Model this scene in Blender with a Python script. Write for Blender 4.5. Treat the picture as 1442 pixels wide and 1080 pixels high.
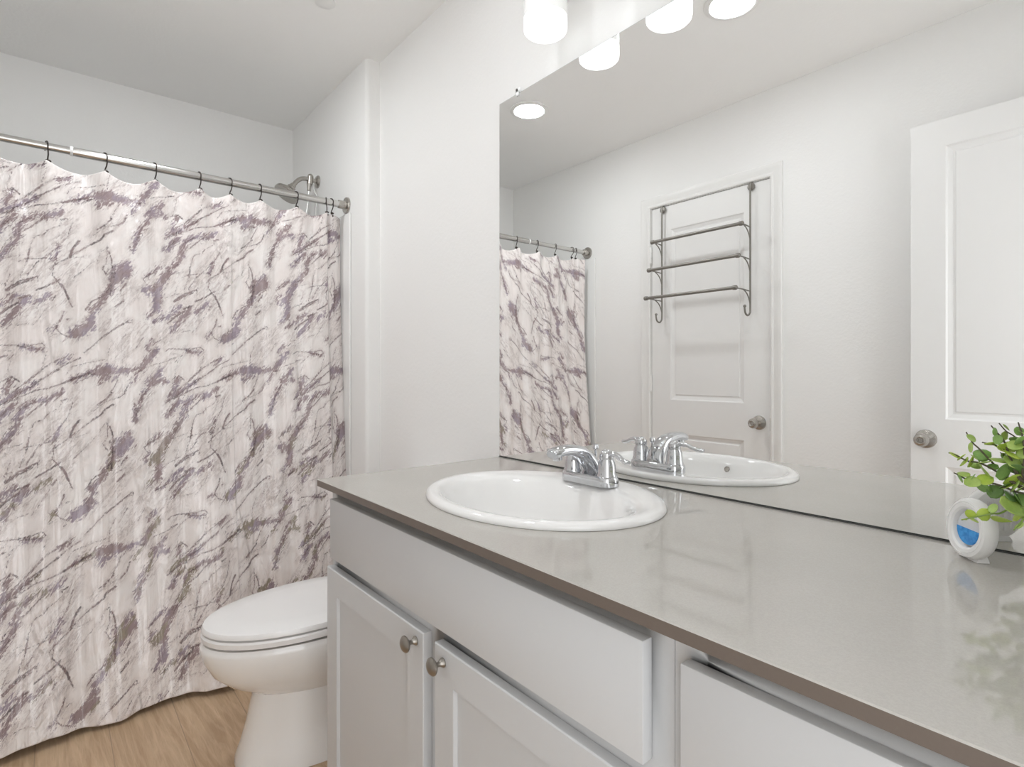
import bpy, bmesh, math, random
import numpy as np
from mathutils import Vector, Matrix, noise as mnoise
for o in list(bpy.data.objects): bpy.data.objects.remove(o, do_unlink=True)
S = bpy.context.scene
COL = S.collection
random.seed(7)

# ------------------------------------------------------------------ camera, world, light, exposure
CAM = (1.3652, -1.0744, 1.1273)
cd = bpy.data.cameras.new('camera'); co = bpy.data.objects.new('camera', cd); COL.objects.link(co)
cd.sensor_fit = 'HORIZONTAL'; cd.sensor_width = 36.0; cd.lens = 36.0*784.87/1442.0
cd.shift_y = (523.09-540.0)/1442.0; cd.clip_start = .01
co.location = CAM; co.rotation_euler = (math.radians(90), 0, math.radians(90-39.5525))
S.camera = co
W = bpy.data.worlds.new('daylight'); S.world = W; W.use_nodes = True
bg = W.node_tree.nodes['Background']; bg.inputs[0].default_value = (.97, .985, 1.0, 1); bg.inputs[1].default_value = 1.5
S.view_settings.view_transform = 'Standard'; S.view_settings.look = 'None'
S.cycles.max_bounces = 20; S.cycles.diffuse_bounces = 14; S.cycles.glossy_bounces = 8      # white room: let the light bounce
S.view_settings.exposure = 0.78; S.view_settings.gamma = 1.0
SHADE_EMIT = 0.85      # vanity bulbs
SHADE_UP = 60.0       # bulbs inside the open-topped shades
DOWN_EMIT = 58.0      # recessed ceiling lamps
# daylight from the adjoining room comes in through the open doorway: importance portal in that opening
pl = bpy.data.lights.new('doorway_portal', 'AREA'); pl.shape = 'RECTANGLE'; pl.size = 2.03; pl.size_y = .76
pl.cycles.is_portal = True
po = bpy.data.objects.new('doorway_portal', pl); COL.objects.link(po)
po.location = (1.53, -1.03, 1.02); po.rotation_euler = (0, math.radians(90), 0)

# ------------------------------------------------------------------ materials
def srgb(r, g, b):
    f = lambda c: (c/12.92 if c <= .04045 else ((c+.055)/1.055)**2.4)
    return (f(r/255), f(g/255), f(b/255), 1)
def nmat(name):
    m = bpy.data.materials.new(name); m.use_nodes = True
    nt = m.node_tree; return m, nt, nt.nodes['Principled BSDF']
def N(nt, t, **kw):
    n = nt.nodes.new(t)
    for k, v in kw.items(): setattr(n, k, v)
    return n
def tex(nt, scale, detail=3, rough=.5, vec=None, dist=0):
    n = N(nt, 'ShaderNodeTexNoise'); n.inputs['Scale'].default_value = scale; n.inputs['Detail'].default_value = detail
    n.inputs['Roughness'].default_value = rough; n.inputs['Distortion'].default_value = dist
    if vec is None:
        tc = N(nt, 'ShaderNodeTexCoord'); vec = tc.outputs['Object']
    nt.links.new(vec, n.inputs['Vector']); return n
def math_(nt, op, a, b=None, c=None, clamp=False):
    n = N(nt, 'ShaderNodeMath', operation=op); n.use_clamp = clamp
    for i, v in enumerate((a, b, c)):
        if v is None: continue
        if isinstance(v, (int, float)): n.inputs[i].default_value = v
        else: nt.links.new(v, n.inputs[i])
    return n.outputs[0]
def mix(nt, fac, a, b):
    n = N(nt, 'ShaderNodeMix', data_type='RGBA')
    for s, v in ((n.inputs['Factor'], fac), (n.inputs['A'], a), (n.inputs['B'], b)):
        if isinstance(v, (int, float)): s.default_value = v
        elif isinstance(v, tuple): s.default_value = v
        else: nt.links.new(v, s)
    return n.outputs['Result']
def maprange(nt, v, a, b, c=0, d=1):
    n = N(nt, 'ShaderNodeMapRange', interpolation_type='SMOOTHSTEP'); nt.links.new(v, n.inputs['Value'])
    for k, x in zip(('From Min', 'From Max', 'To Min', 'To Max'), (a, b, c, d)): n.inputs[k].default_value = x
    return n.outputs['Result']
def simple(name, col, rough=.5, metal=0, bump=0, bscale=200, vary=0, vscale=8, coat=0, emit=0, spec=.5, bdist=.001, detail=3):
    m, nt, p = nmat(name)
    p.inputs['Base Color'].default_value = col; p.inputs['Roughness'].default_value = rough; p.inputs['Metallic'].default_value = metal
    p.inputs['Coat Weight'].default_value = coat; p.inputs['Specular IOR Level'].default_value = spec; p.inputs['Coat Roughness'].default_value = .05
    n = tex(nt, vscale, 3)
    c2 = tuple(min(1, c*(1-vary)) for c in col[:3])+(1,)
    nt.links.new(mix(nt, n.outputs['Fac'], col, c2), p.inputs['Base Color'])
    if bump:
        n2 = tex(nt, bscale, detail); b = N(nt, 'ShaderNodeBump'); b.inputs['Strength'].default_value = bump; b.inputs['Distance'].default_value = bdist
        nt.links.new(n2.outputs['Fac'], b.inputs['Height']); nt.links.new(b.outputs[0], p.inputs['Normal'])
    if emit:
        p.inputs['Emission Color'].default_value = col; p.inputs['Emission Strength'].default_value = emit
    return m
M = {}
M['wall'] = simple('wall_paint', (.87, .867, .857, 1), .75, bump=.35, bscale=90, vary=.015, vscale=2, bdist=.002, detail=4, spec=.3)
M['ceil'] = simple('ceiling_paint', (.91, .907, .895, 1), .85, bump=.3, bscale=70, vary=.015, bdist=.002, detail=4, spec=.2)
M['trim'] = simple('trim_paint', (.83, .825, .81, 1), .35, bump=.04, bscale=60, vary=.01)
M['door'] = simple('door_paint', (.82, .815, .805, 1), .4, bump=.08, bscale=45, vary=.01)
M['cab'] = simple('cabinet_paint', (.575, .58, .585, 1), .38, bump=.06, bscale=120, vary=.02)
M['porc'] = simple('porcelain', (.87, .865, .855, 1), .06, vary=.01, coat=.6)
M['seat'] = simple('seat_plastic', (.86, .855, .85, 1), .14, vary=.01, coat=.3)
M['tub'] = simple('tub_acrylic', (.82, .82, .81, 1), .18, vary=.01, coat=.3)
M['chrome'] = simple('chrome', (.64, .65, .67, 1), .035, 1, vary=.03, vscale=30)
M['nickel'] = simple('brushed_nickel', (.50, .475, .44, 1), .26, 1, bump=.05, bscale=300, vary=.1, vscale=60)
M['rod'] = simple('rod_steel', (.66, .65, .63, 1), .22, 1, bump=.03, bscale=400, vary=.08, vscale=40)
M['knobm'] = simple('pewter_knob', (.36, .335, .30, 1), .28, 1, vary=.15, vscale=120)
M['dark'] = simple('dark_bronze', (.075, .062, .055, 1), .4, .85, vary=.2, vscale=100)
M['rack'] = simple('rack_metal', (.27, .255, .23, 1), .42, .7, bump=.05, bscale=400, vary=.12, vscale=90)
M['mirror'] = simple('mirror_silver', (.95, .955, .95, 1), .0, 1)
M['mirroredge'] = simple('mirror_edge', (.42, .44, .43, 1), .12, .8, vary=.3, vscale=30)
M['clip'] = simple('clear_clip', (.85, .86, .86, 1), .08, spec=.7)
M['whiteplastic'] = simple('white_plastic', (.84, .835, .825, 1), .32, vary=.01)
M['hose'] = simple('hose_plastic', (.70, .70, .68, 1), .3, .3, vary=.05, vscale=200)
M['gap'] = simple('dark_channel', (.10, .10, .095, 1), .6, vary=.1)  # plain dark tone of the channel strip under the mirror
M['soil'] = simple('moss', (.10, .09, .05, 1), .9, bump=.6, bscale=90, vary=.5, vscale=60)
M['stem'] = simple('twig', (.115, .10, .06, 1), .6, vary=.3, vscale=150)
M['stem_g'] = simple('green_twig', (.27, .40, .09, 1), .5, vary=.3, vscale=150)
M['bulb'] = simple('lit_opal_glass', (.945, .98, 1, 1), .3, emit=SHADE_EMIT, vary=.005)
M['bulb_up'] = simple('lit_bulb', (.945, .98, 1, 1), .3, emit=SHADE_UP, vary=.005)
M['glass'] = simple('upper_opal_glass', (.93, .93, .92, 1), .25, emit=.02, vary=.01)
M['lamp'] = simple('lit_lens', (.945, .98, 1, 1), .4, emit=DOWN_EMIT*1.1, vary=.005)
M['lamp2'] = simple('cool_lens', (.93, .96, 1, 1), .4, emit=DOWN_EMIT*.8, vary=.005)

def leafmat(name, col, col2):
    m, nt, p = nmat(name)
    n = tex(nt, 60, 4); n2 = tex(nt, 400, 2)
    f = math_(nt, 'MULTIPLY_ADD', n2.outputs['Fac'], .35, math_(nt, 'MULTIPLY', n.outputs['Fac'], .75))
    nt.links.new(mix(nt, maprange(nt, f, .3, .8), col, col2), p.inputs['Base Color'])
    p.inputs['Roughness'].default_value = .38
    p.inputs['Subsurface Weight'].default_value = .12; p.inputs['Subsurface Radius'].default_value = (.01, .012, .004)
    p.inputs['Subsurface Scale'].default_value = .3
    return m
LEAF = [leafmat('leaf_lime', (.50, .62, .10, 1), (.36, .52, .07, 1)), leafmat('leaf_fresh', (.30, .45, .10, 1), (.44, .58, .16, 1)),
        leafmat('leaf_green', (.17, .33, .08, 1), (.27, .43, .13, 1)), leafmat('leaf_deep', (.10, .20, .05, 1), (.16, .28, .08, 1))]

def liquid():
    m, nt, p = nmat('blue_gel')
    n = tex(nt, 150, 3)
    nt.links.new(mix(nt, maprange(nt, n.outputs['Fac'], .35, .65), (.03, .23, .62, 1), (.07, .36, .78, 1)), p.inputs['Base Color'])
    p.inputs['Roughness'].default_value = .12; return m
M['gel'] = liquid()
M['cup'] = simple('frosted_cup', (.68, .69, .72, 1), .2, vary=.05, vscale=60, coat=.4)

def counter_mat():
    m, nt, p = nmat('taupe_solid_surface')
    a = tex(nt, 900, 2); b = tex(nt, 6, 4); c = tex(nt, 350, 2)
    f = math_(nt, 'ADD', math_(nt, 'MULTIPLY', a.outputs['Fac'], .5), math_(nt, 'MULTIPLY', c.outputs['Fac'], .5))
    c1 = mix(nt, maprange(nt, f, .38, .62), (.45, .43, .395, 1), (.50, .48, .445, 1))
    c2 = mix(nt, maprange(nt, b.outputs['Fac'], .3, .7), (.455, .44, .405, 1), (.50, .475, .44, 1))
    nt.links.new(mix(nt, .4, c1, c2), p.inputs['Base Color'])
    p.inputs['Roughness'].default_value = .055; p.inputs['Specular IOR Level'].default_value = .6
    return m
M['counter'] = counter_mat()
M['counteredge'] = simple('brown_shaded_edge', (.150, .120, .099, 1), .35, vary=.12, vscale=300)  # same worktop; the edge's shade is put into a darker brown

def floor_mat():
    m, nt, p = nmat('oak_plank')
    tc = N(nt, 'ShaderNodeTexCoord'); br = N(nt, 'ShaderNodeTexBrick')
    mp = N(nt, 'ShaderNodeMapping'); mp.inputs['Location'].default_value = (.35, .045, 0)
    nt.links.new(tc.outputs['Object'], mp.inputs[0]); nt.links.new(mp.outputs[0], br.inputs['Vector'])
    br.inputs['Scale'].default_value = 1; br.inputs['Brick Width'].default_value = 1.22; br.inputs['Row Height'].default_value = .178
    br.inputs['Mortar Size'].default_value = .0012; br.inputs['Color1'].default_value = (0, 0, 0, 1); br.inputs['Color2'].default_value = (1, 1, 1, 1)
    br.inputs['Mortar'].default_value = (.5, .5, .5, 1); br.inputs['Mortar Smooth'].default_value = .1
    mp2 = N(nt, 'ShaderNodeMapping'); mp2.inputs['Scale'].default_value = (1.0, 9, 1); nt.links.new(tc.outputs['Object'], mp2.inputs[0])
    off = N(nt, 'ShaderNodeVectorMath', operation='MULTIPLY_ADD'); nt.links.new(br.outputs['Color'], off.inputs[0]); off.inputs[1].default_value = (7, 3, 5); nt.links.new(mp2.outputs[0], off.inputs[2])
    g = tex(nt, 2.6, 6, .62, off.outputs[0], 1.6)
    w = N(nt, 'ShaderNodeTexWave', wave_type='RINGS', rings_direction='Z'); w.inputs['Scale'].default_value = 2.2; w.inputs['Distortion'].default_value = 7
    w.inputs['Detail'].default_value = 4; w.inputs['Detail Scale'].default_value = 1.2; nt.links.new(off.outputs[0], w.inputs['Vector'])
    fine = N(nt, 'ShaderNodeMapping'); fine.inputs['Scale'].default_value = (14, 420, 1); nt.links.new(tc.outputs['Object'], fine.inputs[0])
    fg = tex(nt, 1, 3, .6, fine.outputs[0])
    base = mix(nt, maprange(nt, g.outputs['Fac'], .3, .72), (.43, .29, .175, 1), (.58, .425, .28, 1))
    base = mix(nt, math_(nt, 'MULTIPLY', maprange(nt, w.outputs['Fac'], .72, .98), .22), base, (.66, .51, .36, 1))
    base = mix(nt, math_(nt, 'MULTIPLY', maprange(nt, fg.outputs['Fac'], .52, .75), .35), base, (.26, .165, .10, 1))
    pv = math_(nt, 'MULTIPLY_ADD', br.outputs['Color'], .22, .9)
    hs = N(nt, 'ShaderNodeHueSaturation'); nt.links.new(base, hs.inputs['Color']); nt.links.new(pv, hs.inputs['Value'])
    seam = mix(nt, br.outputs['Fac'], hs.outputs[0], (.36, .26, .17, 1))
    nt.links.new(seam, p.inputs['Base Color']); p.inputs['Roughness'].default_value = .42
    b = N(nt, 'ShaderNodeBump'); b.inputs['Strength'].default_value = .15; b.inputs['Distance'].default_value = .001
    nt.links.new(fg.outputs['Fac'], b.inputs['Height']); nt.links.new(b.outputs[0], p.inputs['Normal'])
    return m
M['floor'] = floor_mat()

def curtain_mat():
    # printed marble pattern: traced veins (two distance attributes on the cloth) roughened by noise, plus fine streaks
    m, nt, p = nmat('printed_marble_cloth')
    L = nt.links
    dl = N(nt, 'ShaderNodeAttribute', attribute_name='vein_distance'); db = N(nt, 'ShaderNodeAttribute', attribute_name='blotch_distance')
    uv = N(nt, 'ShaderNodeUVMap', uv_map='cloth')
    rot = N(nt, 'ShaderNodeMapping'); rot.vector_type = 'POINT'; rot.inputs['Rotation'].default_value = (0, 0, math.radians(-47)); L.new(uv.outputs[0], rot.inputs[0])
    def streak(sx, sy, sc, det, dist=.6, off=0):
        mp = N(nt, 'ShaderNodeMapping'); mp.inputs['Scale'].default_value = (sx, sy, 1); mp.inputs['Location'].default_value = (off, off*.7, 0); L.new(rot.outputs[0], mp.inputs[0])
        return tex(nt, sc, det, .62, mp.outputs[0], dist).outputs['Fac']
    dh = N(nt, 'ShaderNodeAttribute', attribute_name='streak_distance')
    n1 = streak(1, 3.2, 42, 5, .9); n2 = streak(1, 2.4, 130, 3, .5, 3.1); n3 = streak(1, 3.5, 22, 4, 1.2, 7.7)
    n4 = streak(1, 4.5, 34, 5, 1.4, 11.3); n5 = streak(1, 1.8, 5.5, 3, .8, 2.2); n6 = streak(1, 3, 30, 4, .8, 5.9); n7 = streak(1, 5, 75, 4, 1.2, 17.9)
    cen = lambda v: math_(nt, 'SUBTRACT', v, .5)
    dln = math_(nt, 'MULTIPLY_ADD', cen(n2), .0100, dl.outputs['Fac'])
    dln = math_(nt, 'MULTIPLY_ADD', cen(n7), .0090, dln)
    dbn = math_(nt, 'MULTIPLY_ADD', cen(n1), .070, math_(nt, 'SUBTRACT', db.outputs['Fac'], .0022))
    dbn = math_(nt, 'MULTIPLY_ADD', cen(n7), .034, dbn)
    dbn = math_(nt, 'MULTIPLY_ADD', cen(n2), .014, dbn)
    line = maprange(nt, dln, -.0012, .0012, 1, 0)
    blot = maprange(nt, dbn, -.0016, .0012, 1, 0)
    nearb = maprange(nt, db.outputs['Fac'], -.002, .034, 1, 0); nearl = maprange(nt, dl.outputs['Fac'], .0, .016, 1, 0)
    hreg = maprange(nt, dh.outputs['Fac'], -.02, .012, 1, 0)
    reg = math_(nt, 'MAXIMUM', hreg, math_(nt, 'MAXIMUM', nearb, math_(nt, 'MULTIPLY', nearl, .8)))
    # thin dark threads: contour lines of stretched noise, broken up by a second one
    thr = lambda v, w: maprange(nt, math_(nt, 'ABSOLUTE', cen(v)), w*.35, w, 1, 0)
    t1 = math_(nt, 'MULTIPLY', thr(n4, .020), maprange(nt, n6, .46, .56)); t2 = math_(nt, 'MULTIPLY', thr(n7, .028), maprange(nt, n3, .46, .56))
    t3 = math_(nt, 'MULTIPLY', maprange(nt, n7, .60, .66), maprange(nt, n6, .46, .58))
    hat = math_(nt, 'MULTIPLY', math_(nt, 'MAXIMUM', math_(nt, 'MAXIMUM', t1, t2), t3), math_(nt, 'MULTIPLY_ADD', reg, .82, .04))
    veil = math_(nt, 'MULTIPLY', math_(nt, 'MULTIPLY', reg, maprange(nt, n3, .40, .66)), .46)
    base = mix(nt, maprange(nt, n5, .35, .65), (.87, .828, .812, 1), (.835, .770, .752, 1))
    veilc = mix(nt, maprange(nt, n5, .4, .6), (.53, .44, .43, 1), (.57, .51, .48, 1))
    c = mix(nt, veil, base, veilc)
    bc = mix(nt, maprange(nt, streak(1, 1.5, 9, 2, .3, 21), .42, .60), (.285, .205, .215, 1), (.30, .24, .30, 1))
    sep = N(nt, 'ShaderNodeSeparateXYZ'); L.new(uv.outputs[0], sep.inputs[0])
    tan = math_(nt, 'MULTIPLY', maprange(nt, streak(1, 1.5, 7, 2, .3, 33), .52, .58), maprange(nt, sep.outputs['Y'], .75, 1.0, 1, 0))
    bc = mix(nt, tan, bc, (.28, .24, .175, 1))
    c = mix(nt, math_(nt, 'MULTIPLY', blot, .9), c, bc)
    hc = mix(nt, maprange(nt, n1, .42, .60), (.15, .10, .105, 1), (.36, .27, .275, 1))
    c = mix(nt, math_(nt, 'MULTIPLY', hat, .80), c, hc)
    lc = mix(nt, maprange(nt, n3, .38, .58), (.06, .04, .046, 1), (.24, .165, .17, 1))
    c = mix(nt, math_(nt, 'MULTIPLY', line, .88), c, lc)
    L.new(c, p.inputs['Base Color'])
    p.inputs['Coat Weight'].default_value = .5; p.inputs['Coat Roughness'].default_value = .05
    p.inputs['Roughness'].default_value = .14; p.inputs['Specular IOR Level'].default_value = .6
    w1 = tex(nt, 7, 2, .45, uv.outputs[0], .6); mpv = N(nt, 'ShaderNodeMapping'); mpv.inputs['Scale'].default_value = (16, 2.6, 1); L.new(uv.outputs[0], mpv.inputs[0])
    w2 = tex(nt, 1, 3, .55, mpv.outputs[0], .5); w3 = tex(nt, 70, 3, .6, uv.outputs[0], .5)
    h = math_(nt, 'ADD', math_(nt, 'MULTIPLY', w2.outputs['Fac'], 1.0), math_(nt, 'MULTIPLY', w1.outputs['Fac'], 1.2))
    h = math_(nt, 'MULTIPLY_ADD', w3.outputs['Fac'], .05, h)
    mp4 = N(nt, 'ShaderNodeMapping'); mp4.inputs['Scale'].default_value = (6.5, 2.0, 1); L.new(uv.outputs[0], mp4.inputs[0])
    patch = maprange(nt, tex(nt, 1, 2, .5, mp4.outputs[0], .4).outputs['Fac'], .54, .64)
    mp5 = N(nt, 'ShaderNodeMapping'); mp5.inputs['Scale'].default_value = (34, 20, 1); L.new(uv.outputs[0], mp5.inputs[0])
    crk = tex(nt, 1, 2, .5, mp5.outputs[0], .8)
    h = math_(nt, 'MULTIPLY_ADD', math_(nt, 'MULTIPLY', crk.outputs['Fac'], patch), .85, h)
    b = N(nt, 'ShaderNodeBump'); b.inputs['Strength'].default_value = .9; b.inputs['Distance'].default_value = .014
    L.new(h, b.inputs['Height']); L.new(b.outputs[0], p.inputs['Normal'])
    return m
M['curtain'] = curtain_mat()

# ------------------------------------------------------------------ mesh helpers
ORG = {}
def empty(name, loc, label, cat, group=None, kind=None):
    o = bpy.data.objects.new(name, None); COL.objects.link(o); o.location = loc; o.empty_display_size = .05
    ORG[o] = Vector(loc); tag(o, label, cat, group, kind); return o
def tag(o, label=None, cat=None, group=None, kind=None):
    if label: o['label'] = label
    if cat: o['category'] = cat
    if group: o['group'] = group
    if kind: o['kind'] = kind
    return o
def build(name, bm, mats, parent=None, ang=.62, sub=0, loc=None):
    if not isinstance(mats, (list, tuple)): mats = [mats]
    bmesh.ops.remove_doubles(bm, verts=bm.verts, dist=1e-6)
    bmesh.ops.recalc_face_normals(bm, faces=bm.faces)
    org = ORG[parent] if parent else (Vector(loc) if loc else Vector())
    for v in bm.verts: v.co -= org
    for f in bm.faces: f.smooth = True
    for e in bm.edges:
        if len(e.link_faces) == 2 and e.calc_face_angle(0) > ang: e.smooth = False
    me = bpy.data.meshes.new(name); bm.to_mesh(me); bm.free()
    for m in mats: me.materials.append(m)
    o = bpy.data.objects.new(name, me); COL.objects.link(o)
    if parent: o.parent = parent; ORG[o] = ORG[parent]
    else: o.location = org; ORG[o] = org
    if sub:
        md = o.modifiers.new('sub', 'SUBSURF'); md.levels = sub; md.render_levels = sub
    return o
def box(bm, x0, x1, y0, y1, z0, z1, bev=0, seg=2, mi=0):
    r = bmesh.ops.create_cube(bm, size=1); vs = r['verts']
    for v in vs: v.co = Vector(((x0+x1)/2+v.co.x*(x1-x0), (y0+y1)/2+v.co.y*(y1-y0), (z0+z1)/2+v.co.z*(z1-z0)))
    fs = set(f for v in vs for f in v.link_faces)
    for f in fs: f.material_index = mi
    if bev:
        es = list(set(e for v in vs for e in v.link_edges))
        bmesh.ops.bevel(bm, geom=es, offset=bev, segments=seg, affect='EDGES', profile=.5, clamp_overlap=True)
    return bm
def B(*a, **k): return box(bmesh.new(), *a, **k)
def ring(bm, pts): return [bm.verts.new(p) for p in pts]
def loft(bm, rings, cap0=True, cap1=True, closed=True, mi=0):
    rs = [ring(bm, r) if not isinstance(r[0], bmesh.types.BMVert) else r for r in rings]
    n = len(rs[0])
    for a, b in zip(rs, rs[1:]):
        for i in range(n if closed else n-1):
            f = bm.faces.new((a[i], a[(i+1) % n], b[(i+1) % n], b[i])); f.material_index = mi
    if cap0: bm.faces.new(rs[0][::-1]).material_index = mi
    if cap1: bm.faces.new(rs[-1]).material_index = mi
    return bm
def spline(pts, k=6):
    P = [Vector(p) for p in pts]; out = []
    for i in range(len(P)-1):
        p0 = P[max(i-1, 0)]; p1 = P[i]; p2 = P[i+1]; p3 = P[min(i+2, len(P)-1)]
        for j in range(k):
            t = j/k
            out.append(.5*((2*p1)+(p2-p0)*t+(2*p0-5*p1+4*p2-p3)*t*t+(3*p1-p0-3*p2+p3)*t*t*t))
    return out+[P[-1]]
def tube(bm, pts, r, seg=10, k=0, flat=1.0, up=None):
    P = spline(pts, k) if k else [Vector(p) for p in pts]
    n = len(P); rr = r if isinstance(r, (list, tuple)) else [r]*n
    if len(rr) != n:
        src = rr; rr = []
        for i in range(n):
            t = i/(n-1)*(len(src)-1); a = min(int(t), len(src)-2); rr.append(src[a]*(1-(t-a))+src[a+1]*(t-a))
    rs = []; ref = None
    for i in range(n):
        d = (P[min(i+1, n-1)]-P[max(i-1, 0)]).normalized()
        if ref is None:
            ref = Vector(up) if up else (Vector((0, 0, 1)) if abs(d.z) < .9 else Vector((1, 0, 0)))
        u = (ref-d*ref.dot(d)).normalized(); v = d.cross(u)
        if not up: ref = u
        rs.append([P[i]+rr[i]*(math.cos(2*math.pi*j/seg)*v+math.sin(2*math.pi*j/seg)*u*flat) for j in range(seg)])
    return loft(bm, rs)
def lathe(bm, prof, org=(0, 0, 0), axis=(0, 0, 1), seg=32, cap0=True, cap1=True, mi=0, squash=None):
    a = Vector(axis).normalized(); q = Vector((0, 0, 1)).rotation_difference(a); o = Vector(org); rs = []
    for r, h in prof:
        r = max(r, 1e-5)
        rs.append([o+q @ Vector((r*math.cos(2*math.pi*j/seg), r*math.sin(2*math.pi*j/seg), h)) for j in range(seg)])
    return loft(bm, rs, cap0, cap1, mi=mi)
def sphere(bm, c, r, seg=16, sc=(1, 1, 1)):
    m = Matrix.Translation(c) @ Matrix.Diagonal((sc[0], sc[1], sc[2], 1))
    bmesh.ops.create_uvsphere(bm, u_segments=seg, v_segments=max(6, seg//2), radius=r, matrix=m); return bm
def prism(bm, poly, z0, z1):
    return loft(bm, [[(x, y, z0) for x, y in poly], [(x, y, z1) for x, y in poly]])
def copy_tree(o, parent=None):
    c = o.copy(); COL.objects.link(c)
    if parent: c.parent = parent
    for ch in list(o.children): copy_tree(ch, c)
    return c
# ------------------------------------------------------------------ room shell
ZC = 2.4447; XB = -1.754; YO = -1.5145; XR = 1.524; JY = -.056; JX = -.829; WY = .006
def struct(name, bm, m, **k):
    o = build(name, bm, m, **k); o['kind'] = 'structure'; return o
struct('floor', B(XB-.12, XR+.12, YO-.14, WY+.12, -.08, 0), M['floor'])
struct('ceiling', B(XB-.12, XR+.12, YO-.14, WY+.12, ZC, ZC+.1), M['ceil'])
struct('wall_west', B(XB-.12, XB, YO-.14, WY+.12, 0, ZC), M['wall'])
# mirror wall with the thicker furred-out part beside the shower, bullnose corner
bm = bmesh.new(); R = .018
poly = [(XB, WY+.12), (XB, JY), (JX-R, JY)]+[(JX-R+R*math.sin(a), JY+R-R*math.cos(a)) for a in [math.pi/2*i/8 for i in range(1, 9)]]
poly += [(JX, WY), (XR+.12, WY), (XR+.12, WY+.12)]
struct('wall_north', prism(bm, poly, 0, ZC), M['wall'])
# opposite wall around the closet door opening
DL, DR, DT = -.541, .123, 2.030
bm = B(XB-.12, DL-.012, YO-.14, YO, 0, ZC); box(bm, DR+.012, XR+.12, YO-.14, YO, 0, ZC); box(bm, DL-.012, DR+.012, YO-.14, YO, DT+.012, ZC)
struct('wall_south', bm, M['wall'])
# right wall around the entry doorway
bm = B(XR, XR+.12, -.64, WY+.12, 0, ZC); box(bm, XR, XR+.12, YO-.14, -1.415, 0, ZC); box(bm, XR, XR+.12, -1.415, -.64, 2.045, ZC)
struct('wall_east', bm, M['wall'])
def profile_trim(bm, a, b, out, up, w=.057):
    # a->b: inner edge line, out = direction away from the opening, up = off the wall
    a = Vector(a); b = Vector(b); out = Vector(out); up = Vector(up)
    pr = [(0, 0), (0, .008), (.004, .011), (.012, .012), (.016, .0095), (.022, .010), (.036, .0145), (.046, .0165), (w-.003, .0165), (w, .0135), (w, 0)]
    d = (b-a).normalized()
    return [[a+out*o+up*u for o, u in pr], [b+out*o+up*u for o, u in pr]]
def casing(name, bm):
    return struct(name, bm, M['trim'], ang=.35)
bm = bmesh.new(); y = YO; zt = DT+.006; l = DL-.006; r = DR+.006
pr = [(0, 0), (0, .008), (.004, .011), (.012, .012), (.016, .0095), (.022, .010), (.036, .0145), (.046, .0165), (.054, .0165), (.057, .0135), (.057, 0)]
loft(bm, [[(l-o, y+u, 0) for o, u in pr], [(l-o, y+u, zt+o) for o, u in pr], [(r+o, y+u, zt+o) for o, u in pr], [(r+o, y+u, 0) for o, u in pr]])
casing('trim_1', bm)
bm = B(DL-.012, DL-.003, YO-.13, YO-.001, 0, DT+.003); box(bm, DR+.003, DR+.012, YO-.13, YO-.001, 0, DT+.003); box(bm, DL-.012, DR+.012, YO-.13, YO-.001, DT+.003, DT+.012)
box(bm, DL-.003, DR+.003, YO-.06, YO-.045, 0, DT+.003)
struct('trim_2', bm, M['trim'])
# entry door jamb and casing
bm = B(XR-.001, XR+.121, -.655, -.64, 0, 2.035); box(bm, XR-.001, XR+.121, -1.415, -1.40, 0, 2.035); box(bm, XR-.001, XR+.121, -1.415, -.64, 2.03, 2.045)
struct('trim_3', bm, M['trim'])
bm = bmesh.new(); x = XR; l = -.648; zt = 2.037; r = -1.4
loft(bm, [[(x-u, l+o, 0) for o, u in pr], [(x-u, l+o, zt+o) for o, u in pr], [(x-u, r-o, zt+o) for o, u in pr], [(x-u, r-o, 0) for o, u in pr]])
casing('trim_4', bm)
def baseb(name, pts):
    bm = bmesh.new()
    for (x0, x1, y0, y1) in pts: box(bm, x0, x1, y0, y1, .001, .085, .003)
    struct(name, bm, M['trim'])
baseb('baseboard_north', [(-.826, -.004, WY-.014, WY-.001)])
baseb('baseboard_south', [(-.93, DL-.066, YO+.001, YO+.014), (DR+.066, XR-.001, YO+.001, YO+.014)])

# ------------------------------------------------------------------ panel doors
def door_slab(x0, x1, yf, th, z0, z1, panels, both=True):
    """slab facing +y with sunk moulded panels"""
    bm = bmesh.new()
    def face(yy, s):
        prof = [(0, 0), (.006, -.005), (.020, -.0095), (.026, -.0095), (.030, -.006)]
        xs = sorted(set([x0, x1]+[p for q in panels for p in q[:2]])); zs = sorted(set([z0, z1]+[p for q in panels for p in q[2:]]))
        for i in range(len(xs)-1):
            for j in range(len(zs)-1):
                a, b, c, d = xs[i], xs[i+1], zs[j], zs[j+1]
                if any(q[0] <= a and b <= q[1] and q[2] <= c and d <= q[3] for q in panels): continue
                bm.faces.new([bm.verts.new(p) for p in ((a, yy, c), (b, yy, c), (b, yy, d), (a, yy, d))])
        for q in panels:
            rs = [[(q[0]+o, yy+s*h, q[2]+o), (q[1]-o, yy+s*h, q[2]+o), (q[1]-o, yy+s*h, q[3]-o), (q[0]+o, yy+s*h, q[3]-o)] for o, h in prof]
            loft(bm, rs, cap0=False, cap1=True)
    face(yf, 1); face(yf-th, -1)
    for a in ((x0, z0, x1, z0), (x1, z0, x1, z1), (x1, z1, x0, z1), (x0, z1, x0, z0)):
        xs, zs = (a[0], a[2]), (a[1], a[3])
        bm.faces.new([bm.verts.new(p) for p in ((a[0], yf, a[1]), (a[2], yf, a[3]), (a[2], yf-th, a[3]), (a[0], yf-th, a[1]))])
    bmesh.ops.remove_doubles(bm, verts=bm.verts, dist=1e-5)
    return bm
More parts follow.
